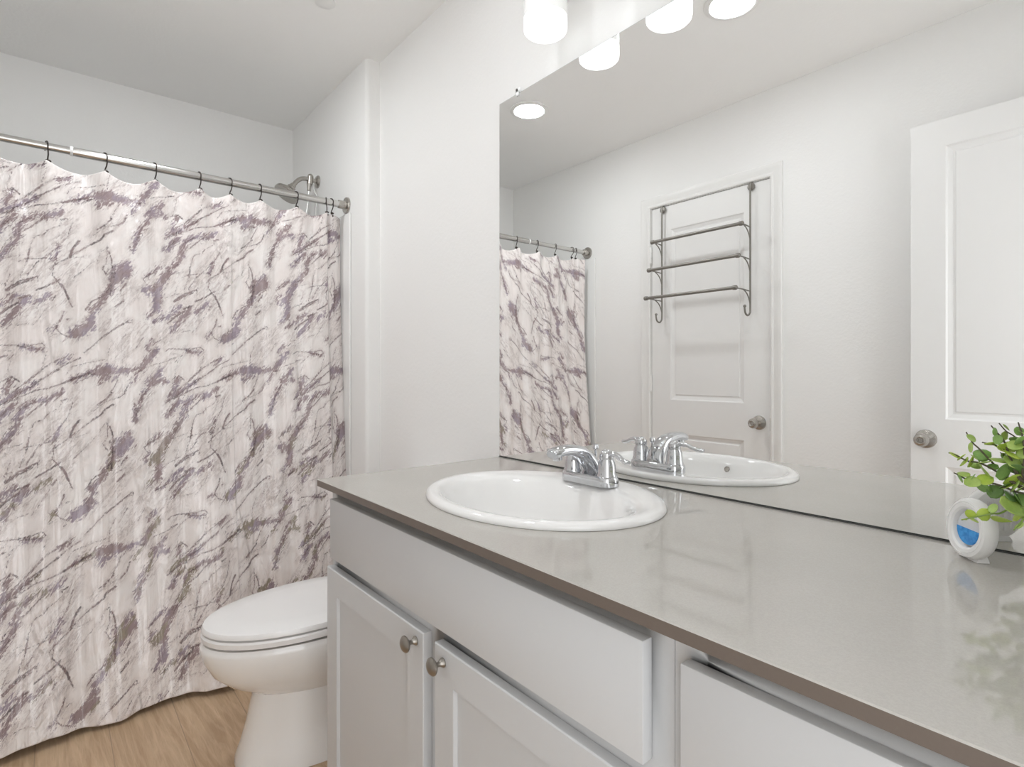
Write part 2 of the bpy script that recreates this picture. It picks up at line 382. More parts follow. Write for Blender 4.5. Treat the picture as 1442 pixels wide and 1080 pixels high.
def knob(parent, c, ax, name='door_knob'):
    bm = bmesh.new()
    lathe(bm, [(.034, 0), (.034, .004), (.0315, .008), (.023, .0115), (.0125, .014), (.0108, .026), (.0115, .038), (.017, .043), (.0220, .049), (.0238, .057), (.0232, .064), (.0190, .072), (.0125, .075), (.0095, .0735), (.0088, .075), (.0055, .075), (.005, .0725), (.001, .0725)], c, ax, 36)
    return build(name, bm, M['nickel'], parent)
d1 = empty('door_1', (DL, YO, 0), 'closed white two-panel closet door behind the metal towel rack', 'door', kind='structure')
pan = lambda x0, x1: [(x0, x1, .20, .792), (x0, x1, .974, 1.90)]
build('slab', door_slab(DL, DR, YO-.003, .035, .008, DT, pan(-.421, -.004)), M['door'], d1, ang=.12)
knob(d1, (.071, YO-.004, .884), (0, 1, 0))
for z in (1.775, 1.06, .25):
    bm = bmesh.new(); tube(bm, [(DL-.003, YO+.003, z-.045), (DL-.003, YO+.003, z+.045)], .006, 10)
    for q in (-.015, .015): box(bm, DL-.0095, DL+.0035, YO-.004, YO+.0098, z+q-.0006, z+q+.0006)
    build('hinge', bm, M['trim'], d1)
b_ = B(DR+.0005, DR+.005, YO-.02, YO-.0005, .85, .91); build('strike_plate', b_, M['nickel'], d1)
OX, OY = .708, -1.402
d2 = empty('door_2', (OX, OY, 0), 'open white two-panel entry door folded back along the wall', 'door', kind='structure')
build('slab', door_slab(OX, OX+.76, OY, .035, .010, 2.036, [(OX+.105, OX+.655, .20, .785), (OX+.105, OX+.655, .955, 1.94)]), M['door'], d2, ang=.12)
knob(d2, (OX+.047, OY, .880), (0, 1, 0)); knob(d2, (OX+.047, OY-.0352, .880), (0, -1, 0))
for z in (1.8, 1.02, .24):
    bm = bmesh.new(); tube(bm, [(OX+.766, OY+.004, z-.045), (OX+.766, OY+.004, z+.045)], .006, 10); box(bm, OX+.760, OX+.80, OY-.003, OY, z-.04, z+.04)
    build('hinge', bm, M['nickel'], d2)

# ------------------------------------------------------------------ tub and surround (behind the curtain)
t = empty('bathtub', (-1.37, -.78, 0), 'white alcove bathtub hidden behind the marble shower curtain', 'bathtub')
def rrect(x0, x1, y0, y1, r, z, n=6):
    out = []
    for cx, cy, a0 in ((x1-r, y1-r, 0), (x0+r, y1-r, 90), (x0+r, y0+r, 180), (x1-r, y0+r, 270)):
        for i in range(n+1):
            a = math.radians(a0+90*i/n); out.append((cx+r*math.cos(a), cy+r*math.sin(a), z))
    return out
bm = bmesh.new(); X0, X1, Y0, Y1 = XB+.005, -.995, YO+.005, JY-.005
loft(bm, [rrect(X0, X1, Y0, Y1, .01, .002), rrect(X0, X1, Y0, Y1, .012, .37), rrect(X0+.006, X1-.006, Y0+.006, Y1-.006, .015, .38),
          rrect(X0+.07, X1-.07, Y0+.09, Y1-.09, .14, .38), rrect(X0+.085, X1-.085, Y0+.105, Y1-.105, .13, .36), rrect(X0+.12, X1-.12, Y0+.20, Y1-.14, .12, .10), rrect(X0+.16, X1-.16, Y0+.25, Y1-.2, .1, .08)])
build('tub_shell', bm, M['tub'], t)
bm = bmesh.new(); lathe(bm, [(.03, 0), (.03, .002), (.006, .004), (.001, .004)], (-1.37, -.28, .081), (0, 0, 1), 24); build('drain', bm, M['nickel'], t)
ZT = 1.828
def spanel(x0, x1, y0, y1, label):
    o = build('shower_wall_panel', B(x0, x1, y0, y1, .3835, ZT, .004, 3), M['tub'], None, loc=((x0+x1)/2, (y0+y1)/2, .3835)); tag(o, label, 'shower panel')
spanel(XB+.016, -.978, JY-.011, JY-.0006, 'white shower wall panel under the shower head, its edge showing beside the curtain')
spanel(XB+.016, -.955, YO+.0006, YO+.011, 'white shower wall panel at the far end, its edge seen in the mirror beside the curtain')
spanel(XB+.0006, XB+.012, YO+.012, JY-.012, 'white back wall panel of the shower behind the curtain')

# ------------------------------------------------------------------ shower rod, hooks, curtain
RX, RZ = -1.024, 1.868
ro = empty('shower_curtain_rod', (RX, -.78, RZ), 'brushed metal tension rod carrying the marble shower curtain', 'shower rod')
bm = bmesh.new(); tube(bm, [(RX, -1.023, RZ), (RX, JY-.03, RZ)], .0145, 24); build('outer_tube', bm, M['rod'], ro)
bm = bmesh.new(); tube(bm, [(RX, YO+.03, RZ), (RX, -1.0231, RZ)], .0122, 24); build('inner_tube', bm, M['rod'], ro)
bm = bmesh.new(); tube(bm, [(RX, -1.027, RZ), (RX, -1.019, RZ)], .0153, 24); build('collar', bm, M['whiteplastic'], ro)
fp = [(.036, 0), (.036, .006), (.034, .009), (.019, .012), (.018, .014), (.018, .040), (.0165, .042)]
for y, s in ((JY-.0005, -1), (YO+.0005, 1)):
    if s < 0: y = JY-.0005
    bm = bmesh.new(); lathe(bm, fp, (RX, y, RZ), (0, s, 0), 36); build('flange', bm, M['nickel'], ro)

HOOKS = [-.131, -.153, -.283, -.427, -.538, -.644, -.788, -.934, -1.088, -1.233, -1.371, -1.408]
bm = bmesh.new(); rr = .0168
pts = [(rr*math.cos(a)*.98, .0, rr*math.sin(a)) for a in [math.radians(d) for d in range(215, -31, -16)]]   # over the rod
pts = [(-p[0], p[1], p[2]) for p in pts]
pts = [(p[0], p[1]+(.0), p[2]) for p in pts]
pts += [(-.014, .001, -.017), (-.008, .003, -.028), (.000, .004, -.036), (.003, .004, -.045), (.001, .003, -.052), (-.004, .002, -.055)]
hp = [(-x, y, z) for x, y, z in pts]
tube(bm, hp, .0021, 8)
hk = build('curtain_hook', bm, M['dark'], None, loc=None)
bm = bmesh.new(); sphere(bm, (.004, .004, -.047), .0058, 10, (1, 1.5, .8)); sphere(bm, (.004, .007, -.058), .004, 8); bd = build('hook_bead', bm, M['dark'], None); bd.parent = hk
ordn = ['nearest the shower head end of the rod', 'second from the shower head end, tight beside the end one', 'third along from the shower head end', 'fourth along from the shower head end', 'fifth along from the shower head end',
        'sixth along from the shower head end', 'seventh along from the shower head end', 'eighth along from the shower head end, just before the white rod collar', 'ninth along from the shower head end, just past the white rod collar', 'third from the far rod end seen in the mirror',
        'second from the far rod end seen in the mirror', 'last one at the far rod end seen in the mirror']
for i, y in enumerate(HOOKS):
    o = hk if i == 0 else copy_tree(hk)
    o.location = (RX, y, RZ); o.rotation_euler = (0, 0, math.radians([20, -14, 24, 16, 26, 18, 22, 28, 15, 19, -12, 24][i]))
    tag(o, 'dark curtain hook, '+ordn[i], 'curtain hook', 'dark metal curtain hooks on the rod')

STROKES="l18:-1072,1442,-1059,1426,-1045,1401;l36:-1049,1415,-1038,1390,-1032,1371;l18:-1032,1371,-1022,1342;l24:-1043,1326,-1051,1300,-1065,1274;b16:-1065,1273,-1079,1260;l14:-1065,1273,-1053,1254,-1029,1241;b150:-1018,1254,-998,1262,-973,1288;b80:-979,1300,-967,1319;b80:-970,1333,-953,1352,-932,1390;b90:-932,1390,-916,1410,-912,1458;l28:-918,1391,-915,1432,-913,1469;b160:-906,1462,-868,1485;l16:-970,1365,-953,1378,-932,1390;l28:-987,1335,-970,1365;l16:-1214,1200,-1199,1210,-1162,1210,-1135,1202,-1098,1199,-1088,1206,-1098,1218,-1124,1213,-1155,1210;b40:-1145,1205,-1124,1199,-1101,1198;l16:-1142,1091,-1093,1140,-1061,1164,-1018,1185;b32:-1056,1160,-1029,1175;l18:-1124,1089,-1091,1109,-1067,1129,-1034,1154,-1001,1172;l28:-1048,1088,-1013,1105,-976,1124;b60:-1018,1101,-976,1124,-956,1129;l10:-1035,1122,-1024,1143,-990,1154,-933,1169;b150:-953,1126,-915,1135;b90:-915,1135,-869,1129;b56:-927,1115,-948,1094;l18:-990,1190,-970,1211,-936,1249;l26:-936,1249,-897,1283,-868,1303;l24:-1185,1381,-1155,1404,-1122,1423;l18:-1175,1399,-1155,1409;b60:-1190,1348,-1162,1367;l22:-1155,1345,-1144,1367;l8:-1124,1275,-1111,1291,-1098,1314,-1077,1350;l10:-1152,1425,-1145,1453;l12:-1137,1440,-1117,1463;l10:-927,1158,-924,1195,-909,1231;l16:-885,1241,-874,1258;l24:-891,1407,-874,1436;l18:-897,1360,-880,1377;l8:-906,1383,-876,1397;l12:-1044,1227,-1032,1243,-1021,1252;l8:-1080,1239,-1061,1254;l6:-1172,1166,-1179,1139,-1187,1100;l14:-1018,1441,-998,1461;l10:-938,1480,-929,1456;l14:-1194,1324,-1172,1329;l10:-1177,1295,-1167,1316;l8:-1192,1192,-1172,1192;l16:-1185,1052,-1149,1081,-1124,1104,-1096,1134;l22:-1186,1032,-1149,1062,-1111,1090,-1091,1109,-1056,1135;b60:-1186,1039,-1149,1066,-1114,1087;l20:-1218,1011,-1186,1032;l18:-1188,1027,-1157,1044,-1114,1067,-1083,1073,-1045,1089;l36:-1045,1089,-1013,1105,-976,1122;l14:-1013,1087,-985,1106,-962,1120;l14:-1208,894,-1198,909,-1184,940,-1159,967,-1134,987;l22:-1134,987,-1106,1016,-1091,1031;b72:-1091,1031,-1072,1042,-1056,1052;b28:-1056,1052,-1045,1065;l14:-1151,833,-1136,877;l24:-1136,877,-1130,920;l12:-1130,920,-1121,956,-1114,966,-1098,972;l20:-1093,975,-1085,988;l10:-1085,988,-1056,1010,-1043,1034;l24:-1051,1031,-1035,1037;l16:-1136,834,-1111,882,-1077,916,-1051,948,-1032,982,-1021,1026;b44:-1072,899,-1062,915,-1054,942;l18:-1079,862,-1067,880,-1032,906,-1005,932,-971,961;l30:-971,961,-945,979,-934,998,-910,1015;l28:-1072,875,-1060,884;l36:-1029,909,-1018,943,-1003,966;l6:-1029,907,-1005,911,-977,923;l26:-1186,785,-1154,813,-1111,835;l24:-1164,805,-1146,819;l10:-1188,798,-1174,843;l8:-1205,882,-1198,883,-1169,892,-1143,901;l24:-954,1013,-933,1031,-913,1055;l16:-919,1055,-907,1077,-895,1106;l24:-898,1037,-880,1051,-869,1080;l10:-965,993,-933,1023,-898,1038;l16:-1016,844,-996,865;l6:-996,865,-963,904;l14:-927,859,-940,881,-928,902,-926,962;l24:-922,940,-915,918,-912,886;l8:-954,907,-945,935,-928,955;b80:-911,881,-890,891,-870,908;b180:-902,849,-887,866,-870,879;b100:-926,798,-911,825,-902,846;l28:-929,799,-911,839,-905,871;l24:-890,812,-875,829;l28:-903,753,-882,772;l12:-868,1307,-857,1309,-857,1298,-868,1299,-868,1307;b120:-794,1417,-777,1430,-764,1462,-744,1495;b120:-781,1422,-778,1385,-784,1350;b48:-787,1346,-807,1326;b32:-806,1435,-822,1422,-806,1401;l20:-822,1460,-803,1475,-784,1487;l10:-816,1314,-787,1346;b36:-788,1306,-755,1329,-715,1347;l18:-791,1304,-755,1325;l32:-749,1302,-725,1327,-698,1348;b80:-732,1280,-708,1316,-678,1361;l32:-698,1360,-671,1372;l28:-657,1390,-625,1409,-596,1432;l14:-653,1419,-649,1443;b52:-657,1351,-621,1381;l24:-616,1360,-607,1376;l10:-758,1394,-735,1405,-711,1415;l14:-617,1442,-612,1474,-603,1516;l12:-801,1148,-769,1158,-726,1176;l18:-746,1172,-724,1178;l12:-726,1162,-709,1180,-682,1204,-650,1217;b90:-830,1133,-814,1163,-785,1203;l28:-839,1129,-827,1129;b100:-929,1126,-885,1129;b50:-885,1131,-839,1135;b32:-842,1115,-855,1089;b50:-912,1111,-929,1104;b32:-812,1208,-794,1235;l12:-755,1252,-729,1284;l16:-781,1232,-768,1244;l10:-752,1233,-732,1249;l10:-705,1273,-674,1281;l12:-845,1211,-823,1249;b44:-798,1099,-766,1137;l16:-734,1083,-713,1110,-697,1095;l8:-648,1122,-629,1193;l20:-582,1299,-573,1302;b72:-808,1090,-795,1105,-776,1116;b72:-802,1083,-776,1094,-757,1091;b48:-802,1079,-821,1049,-834,1024;b68:-837,1016,-846,987,-851,958;l16:-808,1071,-830,1031,-853,954;l10:-808,1041,-827,1009,-846,972;b60:-729,1066,-717,1097;l16:-737,1097,-713,1112,-697,1097;b56:-747,1025,-731,1043,-727,1070;l14:-731,1034,-697,1040;b80:-745,975,-734,997,-711,1020;l28:-744,983,-724,1008;b32:-758,968,-745,971;b72:-705,965,-691,1007,-667,1030;b40:-667,1030,-635,1041;b68:-732,906,-715,931,-698,961;l20:-745,888,-732,906,-712,927;l20:-698,1004,-660,1030;b32:-810,870,-797,881,-774,901;l10:-825,861,-810,837;l10:-699,877,-675,890,-605,901;l16:-685,887,-668,890;h300:-1185,1338,-1162,1373,-1135,1433;h180:-1185,1288,-1160,1317;h180:-1117,1285,-1098,1321;h140:-1061,1254,-1045,1307;h340:-909,1323,-885,1391,-868,1448;h260:-938,1274,-909,1326;h300:-906,1166,-885,1218,-868,1262;h120:-1056,1150,-1018,1175;h340:-1124,850,-1085,903,-1045,969,-1024,1030;h180:-1045,1038,-1024,1058,-1002,1064;h220:-968,993,-933,1023,-898,1044;h160:-1149,783,-1111,812,-1090,830;h120:-951,893,-931,934;h240:-911,793,-890,837;h400:-755,1252,-708,1308,-657,1355;h440:-657,1343,-621,1381,-592,1456;h240:-585,1356,-581,1457;h300:-869,1244,-829,1279,-784,1312;h240:-894,1159,-863,1203,-829,1249;h200:-801,1122,-756,1152,-726,1207;h180:-838,1395,-813,1446;h180:-893,1390,-875,1436;h200:-930,1016,-891,1047,-855,1098;h200:-745,956,-731,1009,-704,1058;h220:-758,923,-731,967;h380:-611,760,-581,832,-565,910;h260:-660,727,-625,761;h180:-712,889,-726,845;h160:-816,875,-784,902;h200:-815,1004,-799,1052;h220:-893,762,-854,790,-816,838"
PY, PZ = .457, .60
def tile_fields(n=420):
    yy = (np.arange(n)+.5)/n*PY; zz = (np.arange(n)+.5)/n*PZ
    Z, Y = np.meshgrid(zz, yy, indexing='ij')
    out = {'l': np.full((n, n), 1.0), 'b': np.full((n, n), 1.0), 'h': np.full((n, n), 1.0)}
    for s in STROKES.split(';'):
        c = s[0]; w, q = s[1:].split(':'); w = float(w)/1e4; q = [float(v)/1000 for v in q.split(',')]
        P = np.array(q).reshape(-1, 2)
        P0 = P-np.floor(P[0]/(PY, PZ))*(PY, PZ)
        for dy in (-1, 0, 1):
            for dz in (-1, 0, 1):
                Q = P0+(dy*PY, dz*PZ)
                if Q[:, 0].max() < -.08 or Q[:, 0].min() > PY+.08 or Q[:, 1].max() < -.08 or Q[:, 1].min() > PZ+.08: continue
                D = out[c]
                for a, b in zip(Q[:-1], Q[1:]):
                    vy, vz = (b[0]-a[0])*1.15, b[1]-a[1]; L2 = vy*vy+vz*vz+1e-12
                    t_ = np.clip(((Y-a[0])*1.15*vy+(Z-a[1])*vz)/L2, 0, 1)
                    d = np.hypot((Y-a[0])*1.15-t_*vy, Z-a[1]-t_*vz)-w
                    np.minimum(D, d, out=D)
    return out
def sample(F, y, z):
    n = F.shape[0]; a = (y/PY*n-.5); b = (z/PZ*n-.5); a0 = np.floor(a).astype(int); b0 = np.floor(b).astype(int); fa = a-a0; fb = b-b0
    g = lambda i, j: F[j % n, i % n]
    return g(a0, b0)*(1-fa)*(1-fb)+g(a0+1, b0)*fa*(1-fb)+g(a0, b0+1)*(1-fa)*fb+g(a0+1, b0+1)*fa*fb
def make_curtain():
    ny, nz = 430, 540
    ys = np.linspace(-1.462, -.072, ny); vs = np.linspace(0, 1, nz)
    Yc, V = np.meshgrid(ys, vs, indexing='ij')
    hk_ = np.array(sorted(HOOKS)); ztop = np.zeros(ny)
    for i, y in enumerate(ys):
        k = np.searchsorted(hk_, y)
        if k == 0 or k == len(hk_): ztop[i] = 1.815
        else:
            a, b = hk_[k-1], hk_[k]; u = (y-a)/(b-a); ztop[i] = 1.818-min(.022, .17*(b-a))*math.sin(math.pi*u)**.8
    hemz = .022+.006*np.sin(ys*9)+.004*np.sin(ys*23+1)
    Z = ztop[:, None]+(hemz-ztop)[:, None]*V
    X = np.interp(Z, [0, .15, .4, .7, 1.2, 1.9], [-.83, -.86, -.92, -.965, -1.0, -1.02])
    low = np.clip((1.2-Z)/1.2, 0, 1); top = np.clip((Z-1.45)/.37, 0, 1)
    hem = np.interp(ys, [-1.46, -1.3, -1.19, -1.03, -.906, -.805, -.684, -.61, -.575, -.54, -.42, -.30, -.20, -.147, -.072], [-.01, .03, .04, .026, .034, -.004, .026, .07, .065, -.01, -.03, .0, -.01, 0, 0])
    ker = np.exp(-(np.arange(-8, 9)/4.0)**2); ker /= ker.sum(); hem = np.convolve(np.pad(hem, 8, mode='edge'), ker, 'valid')
    X += hem[:, None]*low**1.7
    # folds hanging from the hooks
    ph = np.interp(ys, hk_, np.arange(len(hk_)))
    X += (.012*np.cos(2*np.pi*ph))[:, None]*top**.7
    X += .008*np.sin(Yc*21+.8*np.sin(Z*2.1))*(.4+.6*low)+.005*np.sin(Yc*47+1.3*np.sin(Z*3.1+1))+.003*np.sin(Yc*83+Z*2.2)
    # the crease left of the middle and the flap that turns back at the end
    cr = Yc+.533+.02*(Z-1.1)*.2
    X += np.where((cr > 0) & (cr < .12), -.016*(1-cr/.12), 0)*np.clip(1.9-Z, 0, 1)
    fl = np.clip((Yc+.147)/.075, 0, 1); X -= .055*fl**.8
    Yd = Yc.copy()
    bell = np.clip((1.5-Z)/1.5, 0, 1); Yd += np.where(Yc > -.2, (Yc+.2)/.128, 0)*.020*bell
    Yd += np.where(Yc < -1.35, (Yc+1.35)/.112, 0)*.02*bell
    me = bpy.data.meshes.new('shower_curtain')
    co_ = np.stack([X, Yd, Z], -1).reshape(-1, 3).astype(np.float32)
    I = (np.arange(ny-1)[:, None]*nz+np.arange(nz-1)[None]).ravel()
    F = np.stack([I, I+nz, I+nz+1, I+1], -1)
    me.vertices.add(len(co_)); me.vertices.foreach_set('co', co_.ravel())
    me.loops.add(F.size); me.loops.foreach_set('vertex_index', F.ravel().astype(np.int32))
    me.polygons.add(len(F)); me.polygons.foreach_set('loop_start', (np.arange(len(F))*4).astype(np.int32))
    me.update(calc_edges=True); me.validate()
    me.polygons.foreach_set('use_smooth', np.ones(len(F), dtype=bool))
    fl_ = tile_fields()
    # the cloth folds back under itself at the crease and at the flap, so the print jumps there
    yp = Yc+np.where(Yc > -.147, .11, 0)
    for nm, k in (('vein_distance', 'l'), ('blotch_distance', 'b'), ('streak_distance', 'h')):
        at = me.attributes.new(nm, 'FLOAT', 'POINT'); at.data.foreach_set('value', np.clip(sample(fl_[k], yp, Z), -.05, .2).ravel().astype(np.float32))
    uv = me.uv_layers.new(name='cloth')
    uvs = np.stack([yp*1.31, Z], -1).reshape(-1, 2).astype(np.float32); uv.data.foreach_set('uv', uvs[F.ravel()].ravel())
    me.materials.append(M['curtain'])
    o = bpy.data.objects.new('shower_curtain', me); COL.objects.link(o)
    md = o.modifiers.new('thick', 'SOLIDIFY'); md.thickness = .0008; md.offset = 0
    tag(o, 'glossy white and mauve marble print shower curtain hanging from the metal rod', 'shower curtain')
make_curtain()

# ------------------------------------------------------------------ shower head
sh = empty('wall_shower', (-1.377, JY, 2.068), 'brushed nickel shower head on a bent arm above the curtain', 'shower head')
AX = -1.377
bm = bmesh.new(); lathe(bm, [(.031, 0), (.031, .004), (.027, .009), (.014, .013), (.011, .014)], (AX, JY-.0005, 2.066), (0, -1, 0), 32); build('wall_flange', bm, M['nickel'], sh)
bm = bmesh.new(); tube(bm, [(AX, JY-.008, 2.066), (AX, -.10, 2.070), (AX, -.135, 2.066), (AX, -.16, 2.047), (AX, -.178, 2.022)], .0105, 16, 5); build('arm', bm, M['nickel'], sh)
bm = bmesh.new(); tube(bm, [(AX, -.098, 2.045), (AX, -.094, 2.084)], [.014, .014], 16); sphere(bm, (AX, -.094, 2.084), .014, 14); tube(bm, [(AX, -.10, 2.05), (AX, -.101, 2.012)], [.012, .009], 14); build('diverter', bm, M['nickel'], sh)
dx = Vector((.05, -.55, -.83)).normalized(); c0 = Vector((AX, -.176, 2.026))
bm = bmesh.new(); lathe(bm, [(.014, 0), (.015, .012), (.020, .016), (.020, .026), (.026, .030), (.042, .040), (.058, .052), (.060, .064), (.057, .068), (.050, .066), (.001, .066)], c0, dx, 36); build('spray_head', bm, M['nickel'], sh)
bm = bmesh.new(); tube(bm, [(AX, -.101, 2.012), (AX, -.106, 1.95), (AX, -.118, 1.86), (AX+.01, -.13, 1.70), (AX+.02, -.14, 1.45), (AX+.01, -.12, 1.2)], .0055, 10, 8); build('hose', bm, M['hose'], sh)
bm = bmesh.new(); tube(bm, [(AX, -.084, 2.05), (AX+.002, -.075, 2.015), (AX+.01, -.064, 1.985), (AX+.012, -.0725, 1.90), (AX+.012, -.08, 1.7)], .005, 10, 8); build('hose', bm, M['hose'], sh)

# ------------------------------------------------------------------ toilet
TX = -.355
tl = empty('toilet', (TX, -.38, 0), 'white elongated toilet with closed lid between vanity and shower curtain', 'toilet')
def egg(yb, yf, w, z, n=48, p=2.0, cx=TX, yc=None):
    # yb back y, yf front y (more negative), w half width
    yc = yb-(yb-yf)*.42 if yc is None else yc
    out = []
    for i in range(n):
        a = 2*math.pi*i/n; c, s = math.cos(a), math.sin(a)
        x = w*math.copysign(abs(c)**(2/p), c)
        y = yc+(yb-yc)*abs(s)**(2/2.6) if s > 0 else yc-(yc-yf)*abs(s)**(2/2.05)
        out.append((cx+x, y, z))
    return out
bm = bmesh.new()
loft(bm, [egg(-.10, -.672, .142, .001, p=2.6), egg(-.10, -.670, .141, .02, p=2.6), egg(-.11, -.656, .134, .06, p=2.5), egg(-.12, -.640, .126, .12, p=2.4), egg(-.12, -.628, .121, .18, p=2.3), egg(-.12, -.622, .119, .215, p=2.2)], cap1=True)
build('pedestal', bm, M['porc'], tl)
bm = bmesh.new()
loft(bm, [egg(-.13, -.612, .110, .195), egg(-.14, -.635, .126, .212), egg(-.15, -.690, .147, .243), egg(-.16, -.732, .168, .283), egg(-.165, -.755, .180, .328), egg(-.17, -.762, .184, .358), egg(-.17, -.760, .183, .370), egg(-.175, -.754, .179, .376),
          egg(-.20, -.695, .14, .372), egg(-.21, -.68, .125, .36), egg(-.25, -.60, .09, .27), egg(-.30, -.50, .05, .22)])
build('bowl', bm, M['porc'], tl)
bm = bmesh.new()
loft(bm, [egg(-.235, -.750, .176, .3815), egg(-.230, -.758, .182, .385), egg(-.230, -.759, .183, .398), egg(-.233, -.755, .180, .403), egg(-.29, -.66, .11, .403), egg(-.29, -.66, .11, .3815)])
build('seat', bm, M['seat'], tl)
bm = bmesh.new()
loft(bm, [egg(-.225, -.751, .177, .4065), egg(-.223, -.757, .182, .409), egg(-.223, -.757, .182, .416), egg(-.226, -.753, .179, .4225), egg(-.24, -.732, .165, .4265), egg(-.28, -.665, .12, .4295), egg(-.36, -.55, .05, .431)])
build('lid', bm, M['seat'], tl)
for s in (-1, 1):
    bm = bmesh.new(); tube(bm, [(TX+s*.055-.02, -.216, .396), (TX+s*.055+.02, -.216, .396)], .012, 14); build('lid_hinge', bm, M['seat'], tl)
bm = bmesh.new(); loft(bm, [rrect(TX-.17, TX+.17, -.215, -.012, .03, .33), rrect(TX-.18, TX+.18, -.225, -.010, .035, .36), rrect(TX-.185, TX+.185, -.20, -.010, .03, .40), rrect(TX-.195, TX+.195, -.205, -.008, .03, .665)])
build('tank', bm, M['porc'], tl)
bm = bmesh.new(); loft(bm, [rrect(TX-.20, TX+.20, -.212, -.004, .03, .666), rrect(TX-.203, TX+.203, -.215, -.003, .032, .674), rrect(TX-.203, TX+.203, -.215, -.003, .032, .692), rrect(TX-.195, TX+.195, -.207, -.008, .03, .70)])
build('tank_lid', bm, M['porc'], tl)
bm = bmesh.new(); lathe(bm, [(.012, 0), (.012, .006), (.006, .008), (.006, .016)], (TX-.14, -.204, .62), (0, -1, 0), 16); tube(bm, [(TX-.14, -.220, .62), (TX-.10, -.222, .615), (TX-.07, -.221, .61)], [.006, .005, .007], 10, 3); build('flush_handle', bm, M['chrome'], tl)
# ------------------------------------------------------------------ vanity cabinets and worktop
ZT0, ZT1 = .8455, .862; YFR = -.533; YDF = -.552; CX0 = .006; CXM = .998; CX1 = XR-.004
def cab_body(x0, x1, parent, op):
    # face frame with openings, sides, bottom, toe kick
    bm = bmesh.new(); yb = -.004
    box(bm, x0, x0+.016, YFR+.019, yb, .10, ZT0-.0006); box(bm, x1-.016, x1, YFR+.019, yb, .10, ZT0-.0006)
    box(bm, x0+.016, x1-.016, YFR+.019, yb, .10, .116); box(bm, x0+.016, x1-.016, yb-.006, yb, .116, ZT0-.0006)
    xs = sorted(set([x0, x1]+[v for q in op for v in q[:2]])); zs = sorted(set([.10, ZT0-.0006]+[v for q in op for v in q[2:]]))
    for i in range(len(xs)-1):
        for j in range(len(zs)-1):
            a, b, c, d = xs[i], xs[i+1], zs[j], zs[j+1]
            if any(q[0] <= a and b <= q[1] and q[2] <= c and d <= q[3] for q in op): continue
            box(bm, a, b, YFR, YFR+.019, c, d)
    box(bm, x0, x1, YFR+.075, YFR+.085, .001, .10); 
    return build('cabinet_box', bm, M['cab'], parent)
def slab_front(name, x0, x1, z0, z1, parent):
    return build(name, B(x0, x1, YDF, YFR-.0008, z0, z1, .0018, 2), M['cab'], parent)
def shaker(name, x0, x1, z0, z1, parent, rail=.060):
    bm = bmesh.new(); s = .0018
    def rec(o, y): return [(x0+o, y, z0+o), (x1-o, y, z0+o), (x1-o, y, z1-o), (x0+o, y, z1-o)]
    loft(bm, [rec(0, YFR-.0008), rec(0, YDF+s), rec(s, YDF), rec(rail-.001, YDF), rec(rail, YDF+.001), rec(rail+.002, YDF+.0075)], cap0=True, cap1=True)
    return build(name, bm, M['cab'], parent, ang=.3)
def cab_knob(parent, x, z):
    bm = bmesh.new()
    lathe(bm, [(.0085, 0), (.0085, .0018), (.0068, .004), (.0045, .008), (.0042, .013), (.006, .016), (.0125, .0185), (.0152, .0215), (.0150, .0240), (.0115, .0275), (.006, .0292), (.001, .0298)], (x, YDF-.0003, z), (0, -1, 0), 32)
    return build('knob', bm, M['knobm'], parent)
c1 = empty('vanity_cabinet', (.5, -.28, 0), 'pale grey sink cabinet with false drawer front above two shaker doors', 'cabinet')
cab_body(CX0, CXM-.0006, c1, [(.046, .47, .14, .628), (.51, .955, .14, .628)])
slab_front('false_drawer_front', .036, .968, .675, .818, c1)
a = shaker('cabinet_door', .018, .478, .12, .649, c1); cab_knob(a, .452, .627)
b = shaker('cabinet_door', .517, .975, .12, .649, c1); cab_knob(b, .546, .624)
c2 = empty('drawer_cabinet', (1.26, -.28, 0), 'pale grey drawer cabinet at the right end of the vanity', 'cabinet')
cab_body(CXM+.0006, CX1, c2, [(1.04, 1.49, .70, .79), (1.04, 1.49, .44, .62), (1.04, 1.49, .15, .38)])
for z0, z1 in ((.675, .813), (.405, .651), (.12, .381)):
    d = slab_front('drawer', 1.017, 1.505, z0, z1, c2); cab_knob(d, 1.261, (z0+z1)/2)

SX, SY, SA, SB = .495, -.28, .275, .222
def ell(a, b, z, n=96, x=SX, y=SY): return [(x+a*math.cos(2*math.pi*i/n), y+b*math.sin(2*math.pi*i/n), z) for i in range(n)]
bm = bmesh.new(); n = 96; x0, x1, y0, y1 = 0.0, XR-.001, -.570, -.0006
def rect_ring(z, ins=0):
    out = []
    for i in range(n):
        c, s = math.cos(2*math.pi*i/n), math.sin(2*math.pi*i/n); k = []
        if c > 1e-9: k.append((x1-ins-SX)/c)
        if c < -1e-9: k.append((x0+ins-SX)/c)
        if s > 1e-9: k.append((y1-ins-SY)/s)
        if s < -1e-9: k.append((y0+ins-SY)/s)
        out.append([SX+min(k)*c, SY+min(k)*s, z])
    for cx, cy in ((x0+ins, y0+ins), (x0+ins, y1-ins), (x1-ins, y0+ins), (x1-ins, y1-ins)):   # snap nearest sample to each corner
        j = min(range(n), key=lambda q: abs(math.atan2(math.sin(math.atan2(cy-SY, cx-SX)-2*math.pi*q/n), math.cos(math.atan2(cy-SY, cx-SX)-2*math.pi*q/n)))); out[j] = [cx, cy, z]
    return [tuple(p) for p in out]
hi = ell(SA-.025, SB-.025, ZT1); hl = ell(SA-.025, SB-.025, ZT0)
loft(bm, [hl, hi, rect_ring(ZT1, .0016), rect_ring(ZT1-.0016), rect_ring(ZT0), hl], cap0=False, cap1=False)
bm.faces.ensure_lookup_table()
bm.normal_update()
